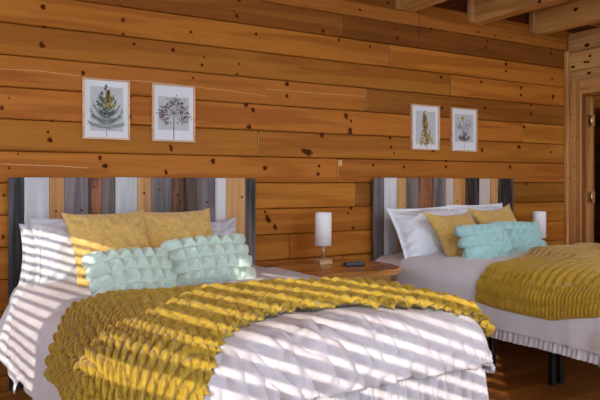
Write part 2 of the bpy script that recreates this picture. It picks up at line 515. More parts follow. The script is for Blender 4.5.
# trims: ledger under the joists, corner post, door casings
M['ledger'] = wood('ledger_pine', (.26, .082, .010), (.42, .155, .022), 'x', .45)
bm = bmesh.new()
add_box(bm, -1.5, 5.335, -.03, 0, 2.447, 2.548, bev=.003)
for i, (u, v, w) in enumerate(((431, 29, 3), (478, 32, 3), (495, 36, 2.5), (510, 37, 2.5), (360, 10, 3))):
    c = px(u, v, y=-.03)
    vs = [bm.verts.new((c[0] + w * .005 * math.cos(a), -.0308, c[2] + w * .003 * math.sin(a))) for a in [2 * PI * i / 10 for i in range(10)]]
    bm.faces.new(vs).material_index = 1
struct(link('trim_1', bm_mesh(bm, 'trim_1'), [M['ledger'], M['knot']]))
struct(box_obj('trim_2', (5.325, 5.367, -.035, 0, 0, 2.44), M['casing'], bev=.004))
def casing_piece(name, y0, y1, z0, z1, mat, knots=()):
    bm = bmesh.new()
    add_box(bm, XR - .022, XR - .0005, y0, y1, z0, z1, bev=.004)
    for (ky, kz, w) in knots:
        vs = [bm.verts.new((XR - .0228, ky + w * math.cos(a), kz + w * .8 * math.sin(a))) for a in [2 * PI * i / 10 for i in range(10)]]
        bm.faces.new(vs).material_index = 1
    return struct(link(name, bm_mesh(bm, name), [mat, M['knot']]))
casing_piece('trim_3', -.165, -.040, 0, DZ + .135, M['casing'], [(-.06, 1.83, .009), (-.08, 1.62, .007), (-.10, 1.34, .008), (-.12, 1.62, .006), (-.055, 1.22, .008), (-.10, 1.19, .007), (-.07, 1.0, .007), (-.12, .9, .006)])
casing_piece('trim_4', DY1 - .055, DY1 - .180, 0, DZ + .135, M['casing'])
casing_piece('trim_5', -.1655, DY1 - .0545, DZ + .005, DZ + .135, M['casing_y'])
# door jamb + stop
bm = bmesh.new()
add_box(bm, XR - .012, XR + .11, -.2149, -.166, 0, DZ + .004, bev=.003)
add_box(bm, XR - .012, XR + .11, DY1 - .05, DY1 - .0005, 0, DZ + .004, bev=.003)
add_box(bm, XR - .012, XR + .11, DY1, -.2155, DZ - .02, DZ + .004, bev=.003)
struct(link('trim_6', bm_mesh(bm, 'trim_6'), M['door']))
# door leaf swung into the hall on its two hinges
d = bpy.data.objects.new('door_1', None); C.objects.link(d)
d.location = (XR + .10, -.275, 0)
d.rotation_euler = (0, 0, R(-4))
struct(d)
bm = bmesh.new()
add_box(bm, 0.012, .80, -.04, 0, .01, DZ - .025, bev=.003)
for z0, z1 in ((.15, .9), (1.05, 1.85)):
    for x0, x1 in ((.11, .37), (.44, .70)):
        add_box(bm, x0, x1, -.046, -.039, z0, z1, bev=.006)
link('door_leaf', bm_mesh(bm, 'door_leaf'), M['door'], d)
for z in (1.765, 1.05, .25):
    bm = bmesh.new()
    add_tube(bm, [(-.085, .02, z - .05), (-.085, .02, z + .05)], .0085, 10)
    add_box(bm, -.083, -.035, .022, .0255, z - .05, z + .05)
    add_tube(bm, [(-.085, .02, z + .05), (-.085, .02, z + .058)], .006, 8)
    for sx in (-.066, -.046):
        for sz in (-.03, .03):
            add_tube(bm, [(sx, .022, z + sz), (sx, .0205, z + sz)], .004, 6)
    link('hinge', bm_mesh(bm, 'hinge'), M['brass'], d)['label'] = 'brass hinge'
# ceiling joists with their blocking against the wall
def joist(name, x0, w=.115):
    bm = bmesh.new()
    add_box(bm, x0, x0 + w, -2.46, -.002, 2.55, 2.751, bev=.006)
    for i in range(9):
        rr = random.Random(int(x0 * 100) + i)
        ky = -.25 - rr.random() * 1.8; kz = 2.57 + rr.random() * .15; w_ = .008 + .012 * rr.random()
        vs = [bm.verts.new((x0 - .0008, ky + w_ * 1.2 * math.cos(a), kz + w_ * math.sin(a))) for a in [2 * PI * i / 10 for i in range(10)]]
        bm.faces.new(vs).material_index = 1
    o = struct(link(name, bm_mesh(bm, name), [M['beam'], M['knot']]))
    return o
for i, x0 in enumerate((.95, 1.735, 2.52, 3.305, 4.09, 4.875)):
    joist('trim_%d' % (7 + i), x0)
    struct(box_obj('trim_%d' % (13 + i), (x0 - .055, x0 - .0006, -.05, -.0015, 2.551, 2.749), M['beam_v'], bev=.004))

# unseen left wall, angled to steer the sun stripes, with two windows and slatted blinds
WD = Vector((.243, -.970, 0)); WN = Vector((.970, .243, 0)); W0 = Vector((-1.7, 0, 0))
wm = Matrix(((WD.x, WN.x, 0, W0.x), (WD.y, WN.y, 0, W0.y), (0, 0, 1, 0), (0, 0, 0, 1)))
# local: x along the wall away from the back wall, y into the room, z up
WIN = [(1.92, 2.88, .92, 1.90), (3.36, 5.08, 1.27, 2.06), (.12, 1.15, .6, 2.3)]  # last one is an added bare window for extra side daylight
def wobj(name, bm, mat, parent=None):
    o = link(name, bm_mesh(bm, name), mat, parent)
    if parent is None:
        o.matrix_world = wm
    return o
bm = bmesh.new()
segs = [(-.2, WIN[2][0]), (WIN[2][1], WIN[0][0]), (WIN[0][1], WIN[1][0]), (WIN[1][1], 5.9)]
for a, b in segs:
    add_box(bm, a, b, -.14, 0, 0, 2.75)
for a, b, c, e in WIN:
    add_box(bm, a, b, -.14, 0, 0, c); add_box(bm, a, b, -.14, 0, e, 2.75)
struct(wobj('wall_left', bm, M['ceil']))
for i, (a, b, c, e) in enumerate(WIN):
    w = bpy.data.objects.new('window_%d' % (1, 2, 4)[i], None); C.objects.link(w)
    w.matrix_world = wm
    struct(w)
    bm = bmesh.new()
    t = .035
    add_box(bm, a, a + t, -.13, -.09, c, e); add_box(bm, b - t, b, -.13, -.09, c, e)
    add_box(bm, a + t, b - t, -.13, -.09, c, c + t); add_box(bm, a + t, b - t, -.13, -.09, e - t, e)
    wobj('window_frame', bm, M['white_paint'], w)
    if i == 2:
        continue
    bm = bmesh.new()
    pit, dep, tilt = ((.050, .048, R(2)), (.068, .060, R(-13)))[i]
    n = int((e - c - .09) / pit)
    for k in range(n):
        z = e - .07 - pit * k
        dz = math.sin(tilt) * dep / 2; dy = math.cos(tilt) * dep / 2
        # outer edge higher than inner edge, leaning with the sun
        vs = [bm.verts.new(p) for p in ((a + .04, -.045 - dy, z + dz), (b - .04, -.045 - dy, z + dz), (b - .04, -.045 + dy, z - dz), (a + .04, -.045 + dy, z - dz),
                                        (a + .04, -.045 - dy, z + dz + .003), (b - .04, -.045 - dy, z + dz + .003), (b - .04, -.045 + dy, z - dz + .003), (a + .04, -.045 + dy, z - dz + .003))]
        for q in ((0, 1, 2, 3), (7, 6, 5, 4), (0, 4, 5, 1), (1, 5, 6, 2), (2, 6, 7, 3), (3, 7, 4, 0)):
            bm.faces.new([vs[j] for j in q])
    add_box(bm, a + .036, b - .036, -.075, -.015, e - .04, e - .005, bev=.004)
    add_box(bm, a + .036, b - .036, -.068, -.022, c + .004, c + .022, bev=.003)
    wobj('blind', bm, M['slat'], w)

# ------------------------------------------------------------------ draping
class Bed:
    """flat top with rounded shoulders; maps a cloth point (s,t) to space"""
    def __init__(s, x0, x1, y0, zt, r, flare, crown, footlift):
        s.x0, s.x1, s.y0, s.zt, s.r, s.fl, s.cr, s.lift = x0, x1, y0, zt, r, flare, crown, footlift
    def top(s, X, Y):
        u = (X - s.x0) / (s.x1 - s.x0) * 2 - 1
        u = np.clip(u, -1, 1)
        v = np.clip(-Y / -s.y0, 0, 1.1)
        foot = np.clip((Y - s.y0) / .55, 0, 1)
        foot = np.sqrt(np.clip(1 - (1 - foot) ** 2, 0, 1))
        return s.zt + s.cr * (1 - np.abs(u) ** 2.6) * foot + s.lift * np.clip(v - .35, 0, 1)
    def map(s, S, T, pw=4.):
        r = s.r
        xi0, xi1, yi0 = s.x0 + r, s.x1 - r, s.y0 + r
        dx = np.where(S < xi0, S - xi0, np.where(S > xi1, S - xi1, 0.))
        dy = np.where(T < yi0, T - yi0, 0.)
        cx = S - dx; cy = T - dy
        hyp = np.sqrt(dx * dx + dy * dy) + 1e-12
        d = (np.abs(dx) ** pw + np.abs(dy) ** pw + 1e-20) ** (1 / pw)
        ux, uy = dx / hyp, dy / hyp
        arc = r * PI / 2
        ang = np.minimum(d, arc) / r
        rest = np.maximum(d - arc, 0)
        out = r * np.sin(ang) + rest * s.fl
        drop = r * (1 - np.cos(ang)) + rest * math.sqrt(1 - s.fl ** 2)
        Z = s.top(cx, cy) - drop
        return np.stack([cx + ux * out, cy + uy * out, Z], -1), rest, ux, uy

def displace_grid(P, h, up=True):
    n = grid_normals(P)
    if n[n.shape[0] // 2, n.shape[1] // 2, 2] < 0:
        n = -n
    return P + n * h[..., None], n

def solid(o, t, off=-1):
    m = o.modifiers.new('thickness', 'SOLIDIFY')
    m.thickness = t
    m.offset = off

bed1 = Bed(.425, 2.008, -2.165, .640, .15, .13, .022, .022)
bed2 = Bed(2.965, 4.60, -2.12, .628, .12, .03, .035, .0)

def comf_surface(bed, S, T, seed, wr):
    P, rest, ux, uy = bed.map(S, T)
    hang = np.clip(rest / .18, 0, 1)
    per = np.where(np.abs(ux) > np.abs(uy), T, S)
    rip = (fbm(per * 5.5 + seed, per * 0 + seed * 1.7, seed, 2) - .5) * .035 + .006 * np.sin(per * 23 + 2 * np.sin(per * 7))
    P = P + np.stack([ux * rip * hang, uy * rip * hang, 0 * rip], -1)
    # soft billows, and creases that run down over the foot end
    foot = np.clip((bed.y0 + .33 - T) / .2, 0, 1)
    if bed is bed1:      # creases lie in front of the throw only
        yf = np.interp(S, [.2, .34, .64, .80, 1.0, 1.22, 1.42, 1.64, 1.84, 1.99], [-2.8, -2.8, -2.36, -2.12, -1.98, -1.90, -1.95, -2.05, -2.12, -2.16])
        foot = np.clip((yf - T) / .10, 0, 1)
    q = S * 1.0 + (T - bed.y0) * .45
    w = (fbm(S * 3.5, T * 3.5, seed + 3) - .5) * .026
    wp = fbm(S * 3.2, T * 3.2, seed + 8)
    w = w + wr * foot * .017 * np.sin(2 * PI * (q * 4.6 + 1.5 * wp)) * (.35 + .65 * vnoise(S * 4, T * 5, seed + 3))
    w = w + wr * foot * .011 * np.sin(2 * PI * (q * 10.5 + T * 2 + 2.2 * fbm(S * 4, T * 4, seed + 18))) * vnoise(S * 5 + 3, T * 5, seed + 4)
    w = w + wr * foot * .006 * np.sin(2 * PI * (q * 21 - T * 3 + 2.6 * fbm(S * 5, T * 5, seed + 28))) * vnoise(S * 7, T * 7 + 2, seed + 5)
    w = w + wr * (.15 + .85 * foot) * .012 * (ridge(S * 6 - T * 4 + wp, T * 4 + S * 3.5, seed + 31, 7))
    if wr > .5:
        # gathers fanning up from the sewn hem
        g = np.clip(rest / .04 + .6, 0, 1) * foot
        w = w + .008 * g * np.sin(2 * PI * (per * 15 + 1.2 * fbm(S * 6, T * 6, 3)))
    P, n = displace_grid(P, w + .008)
    return P, rest, ux, uy

def make_comforter(bed, name, dl, dr, df, seed, wr, head_y, ruffle, label, group):
    nu, nv = 300, 340
    s = np.linspace(bed.x0 + bed.r - dl, bed.x1 - bed.r + dr, nu)
    t = np.linspace(head_y, bed.y0 + bed.r - df, nv)
    S, T = np.meshgrid(s, t, indexing='ij')
    P, rest, ux, uy = comf_surface(bed, S, T, seed, wr)
    root = thing(name, label, 'comforter', (float(bed.x0 + bed.x1) / 2, -1.1, float(bed.zt)), group=group)
    off = np.array(root.location)
    c = link('cover', grid_mesh('cover', P - off), M['linen' if bed is bed1 else 'linen_cool_lit'], root)
    solid(c, .016)
    # gathered ruffle sewn on below the hem
    if ruffle:
        edge = []
        if 'l' in ruffle:
            edge += [(P[0, j], (-1, 0)) for j in range(60, nv)]
        e_n = []
        edge += [(P[i, nv - 1], (ux[i, nv - 1], uy[i, nv - 1])) for i in range(nu)]
        if 'r' in ruffle:
            edge += [(P[nu - 1, j], (1, 0)) for j in range(nv - 1, 60, -1)]
        pts = np.array([e[0] for e in edge]); dr_ = np.array([e[1] for e in edge], float)
        seg = np.linalg.norm(np.diff(pts, axis=0), axis=1); L = np.concatenate([[0], np.cumsum(seg)])
        m = int(L[-1] / .006)
        li = np.linspace(0, L[-1], m)
        E = np.stack([np.interp(li, L, pts[:, k]) for k in range(3)], -1)
        D = np.stack([np.interp(li, L, dr_[:, k]) for k in range(2)], -1)
        ks = np.linspace(0, 1, 12)
        hgt = ruffle['h']
        G = np.zeros((m, 12, 3))
        ph = np.cumsum(np.ones(m) * .006 * 2 * PI / .034 * (.8 + .5 * vnoise(li * 9, li * 0, seed + 5)))
        for j, k in enumerate(ks):
            a = (.002 + (.011 if hgt > .1 else .0035) * min(1, k * 2.5)) * (np.sin(ph) * .8 + .5 * np.sin(ph * .41 + k))
            o_ = -.028 + a + .012 * k
            G[:, j, 0] = E[:, 0] + D[:, 0] * o_
            G[:, j, 1] = E[:, 1] + D[:, 1] * o_
            G[:, j, 2] = E[:, 2] + .004 - k * hgt * (1 + .05 * np.sin(li * 5))
        G[..., 2] = np.maximum(G[..., 2], .03)
        rf = link('ruffle', grid_mesh('ruffle', G - off), M['linen' if bed is bed1 else 'linen_cool_lit'], root)
        solid(rf, .003)
    return root

make_comforter(bed1, 'comforter', .40, .29, .275, 4, 1.0, -.52, {'h': .30, 'r': 1},
               'white comforter with gathered ruffle hem on the left bed, striped by sunlight', None)
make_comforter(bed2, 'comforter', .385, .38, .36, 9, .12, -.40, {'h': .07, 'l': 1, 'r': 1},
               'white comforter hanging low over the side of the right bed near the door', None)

# hanging sheet at the head end, under the comforter
def head_sheet(bed, label, bulge, yend, zlow):
    nu, nv = 60, 60
    s = np.linspace(bed.x0 + bed.r - .43, bed.x1 - bed.r + .42, 200)
    t = np.linspace(-.075, yend, nv)
    S, T = np.meshgrid(s, t, indexing='ij')
    keep_r, keep_z = bed.r, bed.zt
    b2 = Bed(bed.x0 + .015, bed.x1 - .015, bed.y0, bed.zt - .012, bed.r * .8, bed.fl, bed.cr * .8, bed.lift)
    P, rest, ux, uy = b2.map(S, T)
    hang = np.clip(rest / .2, 0, 1)
    rip = bulge * (.75 + .25 * np.sin(T * 4 + 1.2)) + .004 * np.sin(T * 24)
    P = P + np.stack([ux * rip * hang, 0 * rip, 0 * rip], -1)
    P, n = displace_grid(P, (fbm(S * 5, T * 5, 77) - .5) * .014)
    o = link('flat_sheet', grid_mesh('flat_sheet', P), M['sheet' if bed is bed1 else 'linen_cool_lit'])
    solid(o, .004)
    tag(o, label, 'sheet')
head_sheet(bed1, 'pale grey sheet spilling out beside the dark end board of the left bed', .075, -1.02, .4)
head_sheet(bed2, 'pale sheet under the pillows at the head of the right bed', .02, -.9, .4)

# ------------------------------------------------------------------ throws
def curve(pts, n):
    pts = np.array(pts, float)
    L = np.concatenate([[0], np.cumsum(np.linalg.norm(np.diff(pts, axis=0), axis=1))])
    # Catmull-Rom style smoothing through dense linear + box filter
    li = np.linspace(0, L[-1], n)
    out = np.stack([np.interp(li, L, pts[:, k]) for k in range(2)], -1)
    k = max(3, n // 14) | 1
    pad = np.concatenate([np.repeat(out[:1], k // 2, 0) * 1, out, np.repeat(out[-1:], k // 2, 0)])
    ker = np.ones(k) / k
    sm = np.stack([np.convolve(pad[:, j], ker, 'valid') for j in range(2)], -1)
    w = np.clip(np.minimum(np.arange(n), np.arange(n)[::-1]) / (k), 0, 1)[:, None]
    return out * (1 - w) + sm * w

def throw_bubbles():
    nu, nv = 720, 220
    B = curve([(2.03, -2.09), (1.985, -1.96), (1.94, -1.76), (1.79, -1.50), (1.43, -1.30), (1.1, -1.24), (.82, -1.15), (.68, -1.21), (.56, -1.31), (.46, -1.53), (.365, -1.70)], nu)
    Fc = curve([(2.04, -2.14), (1.96, -2.13), (1.84, -2.10), (1.64, -2.02), (1.42, -1.92), (1.22, -1.87), (1.0, -1.95), (.80, -2.10), (.64, -2.34), (.34, -2.80)], nu)
    v = np.linspace(0, 1, nv)
    ST = B[:, None, :] * (1 - v)[None, :, None] + Fc[:, None, :] * v[None, :, None]
    S, T = ST[..., 0], ST[..., 1]
    P, rest, ux, uy = comf_surface(bed1, S, T, 4, 0.)
    arc = np.concatenate([[0], np.cumsum(np.linalg.norm(np.diff((B + Fc) / 2, axis=0), axis=1))])
    U = (arc / .052)[:, None] + 0 * v[None, :]
    nrow = 16
    V = v[None, :] * (np.linalg.norm(B - Fc, axis=1)[:, None] / .043 + 1) + .30 * np.sin(U * .22) + 0 * U
    row = np.floor(V)
    Uo = U + .12 * np.sin(row * 2.1) + .5 * np.sin(v[None, :] * 9)
    puff = (np.abs(np.sin(PI * V)) ** .7) * (.5 + .5 * np.abs(np.sin(PI * Uo)) ** .8)
    fold = np.sin(v[None, :] * 2 * PI * 4.2 + .9 * np.sin(U * .16) + 1.0) * .5 + .5
    wband = np.linalg.norm(B - Fc, axis=1)[:, None]
    bunch = np.clip((.95 - wband) / .4, 0.25, 1)
    h = .022 + .030 * puff + .018 * bunch * fold + (fbm(S * 4, T * 4, 55) - .5) * .02
    # hanging part: broad soft pleats
    hang = np.clip(rest / .1, 0, 1)
    h = h + hang * (.012 * np.sin(T * 20) + .012)
    P, n = displace_grid(P, h)
    o = link('throw_blanket', grid_mesh('throw_blanket', P), M['throw'])
    solid(o, .02)
    tag(o, 'mustard bubble-textured throw blanket draped across the foot of the left bed', 'blanket')
throw_bubbles()

def throw_ribs():
    nu, nv = 520, 260
    # u along the hem (head side -> foot), v from the hanging hem up across the bed
    H = curve([(2.83, -1.16), (2.815, -1.35), (2.815, -1.70), (2.90, -2.02), (3.0, -2.35)], nu)
    Fr = curve([(4.80, -.80), (4.80, -1.2), (4.80, -1.6), (4.78, -2.0), (4.70, -2.35)], nu)
    v = np.linspace(0, 1, nv)
    ST = H[:, None, :] * (1 - v)[None, :, None] + Fr[:, None, :] * v[None, :, None]
    S, T = ST[..., 0], ST[..., 1]
    # the head-side edge bows towards the foot over the shoulder
    u = np.linspace(0, 1, nu)[:, None]
    T = T - .16 * (1 - u) ** 2 * np.exp(-((v[None, :] - .22) / .12) ** 2)
    P, rest, ux, uy = comf_surface(bed2, S, T, 9, 0.)
    rib = np.abs(np.sin(PI * (u * 25 + .25 * np.sin(v[None, :] * 9) + .35 * np.sin(v[None, :] * 4 + u * 5)))) ** .6
    brd = np.clip((.085 - v[None, :]) / .01, 0, 1)          # border rows along the hem
    cross = np.abs(np.sin(PI * v[None, :] / .034)) ** .5
    bump = np.abs(np.sin(PI * u * 50)) ** .5
    h = .020 + .022 * (rib * (1 - brd) + brd * cross * (.55 + .45 * bump))
    h = h - .012 * np.exp(-((v[None, :] - .088) / .006) ** 2)
    # gathers: two soft ridges converging towards the far side
    h = h + .055 * np.clip(v[None, :] * 2.2, 0, 1) * (.45 + .55 * np.sin(u * 5.2 + v[None, :] * 2.6 + .4)) * np.exp(-((u - .30) / .42) ** 2)
    h = h + (fbm(S * 4, T * 4, 66) - .5) * .03
    # a lapped fold with a scalloped edge
    e = u - (.33 + .03 * np.sin(v[None, :] * 30) * .3 - .10 * v[None, :])
    h = h + .020 / (1 + np.exp(-e / .006)) * np.clip((.45 - v[None, :]) / .1, 0, 1) * np.clip((v[None, :] - .10) / .04, 0, 1) * np.clip((.5 - e) / .3, 0, 1)
    P, n = displace_grid(P, h)
    o = link('throw_blanket', grid_mesh('throw_blanket', P), M['throw2'])
    solid(o, .02)
    tag(o, 'mustard ribbed throw blanket spread over the foot of the right bed', 'blanket')
throw_ribs()

# ------------------------------------------------------------------ beds
def bed(label, x0, x1, ztop, boards, mattop):
    root = thing('bed', label, 'bed', ((x0 + x1) / 2, -.05, 0))
    ox = (x0 + x1) / 2
    inv = Vector((-ox, .05, 0))
    def part(name, bm, mat, parent=root, smooth=False):
        bmesh.ops.translate(bm, verts=bm.verts, vec=inv)
        return link(name, bm_mesh(bm, name, smooth), mat, parent)
    bm = bmesh.new()
    for z in (.42, .80, 1.12):
        add_box(bm, x0 + .02, x1 - .02, -.028, -.012, z - .045, z + .045, bev=.002)
    hb = part('headboard', bm, M['hb_back'])
    hb['label'] = 'headboard of upright boards in mixed wood colours'
    for i, (a, b, kind) in enumerate(boards):
        bm = bmesh.new()
        rr = random.Random(i * 7 + int(x0 * 10))
        t = ztop + rr.uniform(-.003, .003)
        z0 = 0.02 if i in (0, len(boards) - 1) else .30
        add_box(bm, a + .0008, b - .0008, -.052 - rr.uniform(0, .003), -.029, z0, t, bev=.002)
        nk = {'red': 2, 'honey': 1, 'charcoal': 2, 'dark': 1, 'gray': 1}.get(kind, 0)
        for k in range(nk):
            kx = rr.uniform(a + .025, b - .025); kz = rr.uniform(.98, 1.18); w = rr.uniform(.004, .007)
            vs = [bm.verts.new((kx + w * math.cos(q), -.0562, kz + 1.3 * w * math.sin(q))) for q in [2 * PI * j / 10 for j in range(10)]]
            bm.faces.new(vs).material_index = 1
        bo = part('board', bm, [HB[kind], M['knot']], hb)
        bo['label'] = {'charcoal': 'dark charcoal board', 'white': 'whitewashed board', 'honey': 'honey brown board', 'gray': 'weathered grey board', 'red': 'russet brown board', 'taupe': 'taupe board', 'dark': 'dark umber board', 'bark': 'dark rough bark-grey board', 'pink': 'pale pinkish board'}[kind]
    # mattress
    bm = bmesh.new()
    add_box(bm, x0 + .03, x1 - .03, -2.10, -.07, .375, mattop, bev=.05, seg=3)
    part('mattress', bm, M['mattress'], smooth=True)
    bm = bmesh.new()
    for x in (x0 + .05, x1 - .09):
        add_box(bm, x, x + .04, -2.06, -.08, .325, .372, bev=.003)
    for k in range(9):
        y = -.10 - k * .2425
        add_box(bm, x0 + .09, x1 - .09, y - .02, y, .34, .36)
    part('bed_frame', bm, M['metal'])
    for y in (-.50, -1.06, -1.515, -2.02):
        for xx in (x0 + .185, x1 - .185, (x0 + x1) / 2) + ((x0 + .258,) if y == -1.515 else ()):
            bm = bmesh.new()
            add_box(bm, xx - .017, xx + .017, y - .017, y + .017, 0.001, .326, bev=.003)
            part('leg', bm, M['metal'])
    return root

def xs(us, y=-.05):
    return [px(u, 180, y=y)[0] for u in us]
e1 = xs([8.6, 24.2, 49.2, 64.4, 88.3, 101.9, 115.4, 137.2, 151, 171.8, 183.7, 196.7, 215, 226, 244.8, 255.7])
k1 = ['charcoal', 'white', 'honey', 'gray', 'red', 'taupe', 'white', 'honey', 'gray', 'red', 'dark', 'gray', 'white', 'honey', 'bark']
e2 = xs([373.7, 384.2, 397, 406.2, 418.7, 433.7, 445.7, 453.2, 465, 471.7, 479.2, 490, 497.5, 513.7])
k2 = ['gray', 'white', 'honey', 'gray', 'red', 'gray', 'pink', 'honey', 'dark', 'charcoal', 'pink', 'honey', 'bark']
bed('large bed at left in the foreground with a charcoal left end board', e1[0], e1[-1], 1.217, list(zip(e1, e1[1:], k1)), .642)
bed('bed at right towards the door, grey board at its left end', e2[0], e2[-1], 1.222, list(zip(e2, e2[1:], k2)), .612)

# ------------------------------------------------------------------ pillows
def pillow_mesh(name, w, h, t, seed, pinch=.07, flange=0., puffs=None, wr=.01, ears=.0, slump=0.):
    n = 96 if puffs else 64
    a = np.linspace(-1, 1, n)
    U, V = np.meshgrid(a, a, indexing='ij')
    def side(sgn):
        fl = flange / (w / 2)
        k = 1 + flange * 2 / w
        Uc = np.clip(np.abs(U) * k, 0, 1); Vc = np.clip(np.abs(V) * (1 + flange * 2 / h), 0, 1)
        prof = np.clip((1 - Uc ** 2.6), 0, 1) ** .5 * np.clip((1 - Vc ** 2.6), 0, 1) ** .5
        prof = prof * (1 - .15 * (U ** 2 + V ** 2))
        X = U * w / 2 * (1 - pinch * (1 - V ** 2) ** 1.0 * np.abs(U) ** 3 + ears * np.abs(U * V) ** 4)
        Z = V * h / 2 * (1 - pinch * (1 - U ** 2) ** 1.0 * np.abs(V) ** 3 + ears * np.abs(U * V) ** 4)
        Y = sgn * prof * t / 2
        wv = (fbm(U * 2.2 + seed, V * 2.2, seed + (5 if sgn > 0 else 0)) - .5) * wr * 2.2
        wv = wv + (ridge(U * 2.5 + V * 1.2, V * 2.0 - U, seed + 2 + (3 if sgn > 0 else 0), 3) - .3) * wr * .9
        # gathers running in from the corners
        rr = np.sqrt(U ** 2 + V ** 2)
        wv = wv + wr * .35 * np.sin(np.arctan2(V, U) * 26 + seed) * np.clip((rr - .55) * 2, 0, 1)
        wv = wv * np.clip((1 - np.maximum(np.abs(U), np.abs(V))) * 6, 0, 1)
        if puffs:
            nx, nz, am = puffs
            cu = (U * .5 + .5) * nx; cv = (V * .5 + .5) * nz
            ru = 1 - np.abs(2 * (cu - np.floor(cu)) - 1)
            rv = 1 - np.abs(2 * (cv - np.floor(cv)) - 1)
            fu = np.clip(cu - np.floor(cu), 0, 1); fv = np.clip(cv - np.floor(cv), 0, 1)
            pf = np.abs(np.sin(PI * fu)) ** .55 * np.abs(np.sin(PI * fv)) ** .50
            pk = np.minimum(np.abs(np.sin(PI * fu)), np.abs(np.sin(PI * fv)))
            wv = wv * .3 + am * (.22 * np.abs(np.sin(PI * fv)) ** .5 + .30 * pf + .72 * pk) * np.clip((1 - np.maximum(np.abs(U), np.abs(V))) * 9, .35, 1)
            X = X + (np.abs(U) > .9) * np.sign(U) * am * .9 * np.abs(np.sin(PI * fv)) ** .6
        Y = Y + sgn * wv
        Z = Z - slump * prof * t * .3
        return np.stack([X, Y, Z], -1)
    Fs = side(-1); Bk = side(1)
    edge = (np.abs(U) > .999) | (np.abs(V) > .999)
    mid = (Fs + Bk) / 2
    sg = .0025
    Fs = np.where(edge[..., None], mid + np.array([0, -sg, 0]), Fs)
    Bk = np.where(edge[..., None], mid + np.array([0, sg, 0]), Bk)
    vs = np.concatenate([Fs.reshape(-1, 3), Bk.reshape(-1, 3)])
    i = np.arange(n - 1)[:, None] * n + np.arange(n - 1)[None, :]
    q1 = np.stack([i, i + n, i + n + 1, i + 1], -1).reshape(-1, 4)
    q2 = q1[:, ::-1] + n * n
    ring = [k * n for k in range(n)] + [(n - 1) * n + k for k in range(1, n)] + [k * n + n - 1 for k in range(n - 2, -1, -1)] + [k for k in range(n - 2, 0, -1)]
    faces = q1.tolist() + q2.tolist()
    for a_, b_ in zip(ring, ring[1:] + ring[:1]):
        faces.append([b_, a_, a_ + n * n, b_ + n * n])
    me = bpy.data.meshes.new(name)
    me.from_pydata(vs.tolist(), [], faces)
    me.polygons.foreach_set('use_smooth', [True] * len(me.polygons))
    me.update()
    return me

def pillow(name, label, cat, mat, w, h, t, bottom, lean, yaw=0, roll=0, seed=1, group=None, **kw):
    me = pillow_mesh(name, w, h, t, seed, **kw)
    o = link(name, me, mat)
    rot = Matrix.Rotation(R(yaw), 4, 'Z') @ Matrix.Rotation(R(-lean), 4, 'X') @ Matrix.Rotation(R(roll), 4, 'Y')
    o.matrix_world = Matrix.Translation(Vector(bottom)) @ rot @ Matrix.Translation((0, 0, h / 2))
    tag(o, label, cat, group)
    return o

# left bed
pillow('bed_pillow', 'white pillow leaning on the left bed headboard, half hidden at far left', 'pillow', M['pillowcase'], .60, .35, .13, (.765, -.24, .615), 20, 0, 3, 12, flange=.03)
pillow('bed_pillow', 'plump white pillow at the left bed, left of the yellow cushions', 'pillow', M['pillowcase'], .64, .425, .21, (.825, -.49, .630), 30, -6, -1, 14, flange=.035, wr=.018)
pillow('bed_pillow', 'crumpled white pillow showing right of the yellow cushions on the left bed', 'pillow', M['pillowcase'], .60, .31, .20, (1.53, -.27, .645), 20, 2, -5, 23, wr=.04, pinch=.12)
pillow('throw_pillow', 'square mustard cushion on the left bed, the left one of its pair', 'cushion', M['yellow'], .43, .47, .17, (.885, -.74, .645), 36, 2, -1, 31, ears=.04, pinch=.08, wr=.010)
pillow('throw_pillow', 'square mustard cushion on the left bed, the right one of its pair', 'cushion', M['yellow'], .43, .47, .17, (1.255, -.72, .645), 36, -3, -1, 37, ears=.04, pinch=.08, wr=.010)
pillow('lumbar_pillow', 'mint puffed cushion on the left bed, in front of the left mustard cushion', 'cushion', M['mint'], .375, .28, .11, (.89, -1.05, .640), 42, 9, 1, 41, puffs=(6, 4, .037), wr=.003, pinch=.02)
pillow('lumbar_pillow', 'mint puffed cushion on the left bed, in front of the right mustard cushion', 'cushion', M['mint'], .41, .28, .11, (1.315, -.93, .664), 36, -4, -3, 43, puffs=(6, 4, .037), wr=.003, pinch=.02)
# right bed
pillow('bed_pillow', 'white pillow at the left side of the right bed, nearest the nightstand', 'pillow', M['pillowcase_cool_lit'], .66, .47, .25, (3.32, -.47, .595), 30, -6, -2, 52, flange=.035, wr=.018)
pillow('bed_pillow', 'white pillow behind the mustard cushions against the right bed headboard', 'pillow', M['pillowcase_cool_lit'], .64, .43, .17, (3.98, -.28, .60), 17, 0, 0, 57, flange=.03)
pillow('throw_pillow', 'square mustard cushion on the right bed, left of the pair, tipped on the white pillow', 'cushion', M['yellow'], .44, .44, .15, (3.375, -.73, .60), 36, 2, 0, 61, ears=.11, pinch=.11, wr=.010)
pillow('throw_pillow', 'square mustard cushion on the right bed, right of the pair, peeking over the aqua cushions', 'cushion', M['yellow'], .43, .43, .15, (3.97, -.56, .61), 30, -2, -4, 67, ears=.11, pinch=.11, wr=.010)
pillow('lumbar_pillow', 'aqua puffed cushion on the right bed, left of the pair', 'cushion', M['mint2'], .42, .33, .11, (3.39, -.90, .60), 28, 6, 1, 71, puffs=(6, 4, .036), wr=.003, pinch=.02)
pillow('lumbar_pillow', 'aqua puffed cushion on the right bed, right of the pair', 'cushion', M['mint2'], .40, .31, .11, (3.86, -.76, .615), 30, -8, 3, 73, puffs=(6, 4, .036), wr=.003, pinch=.02)

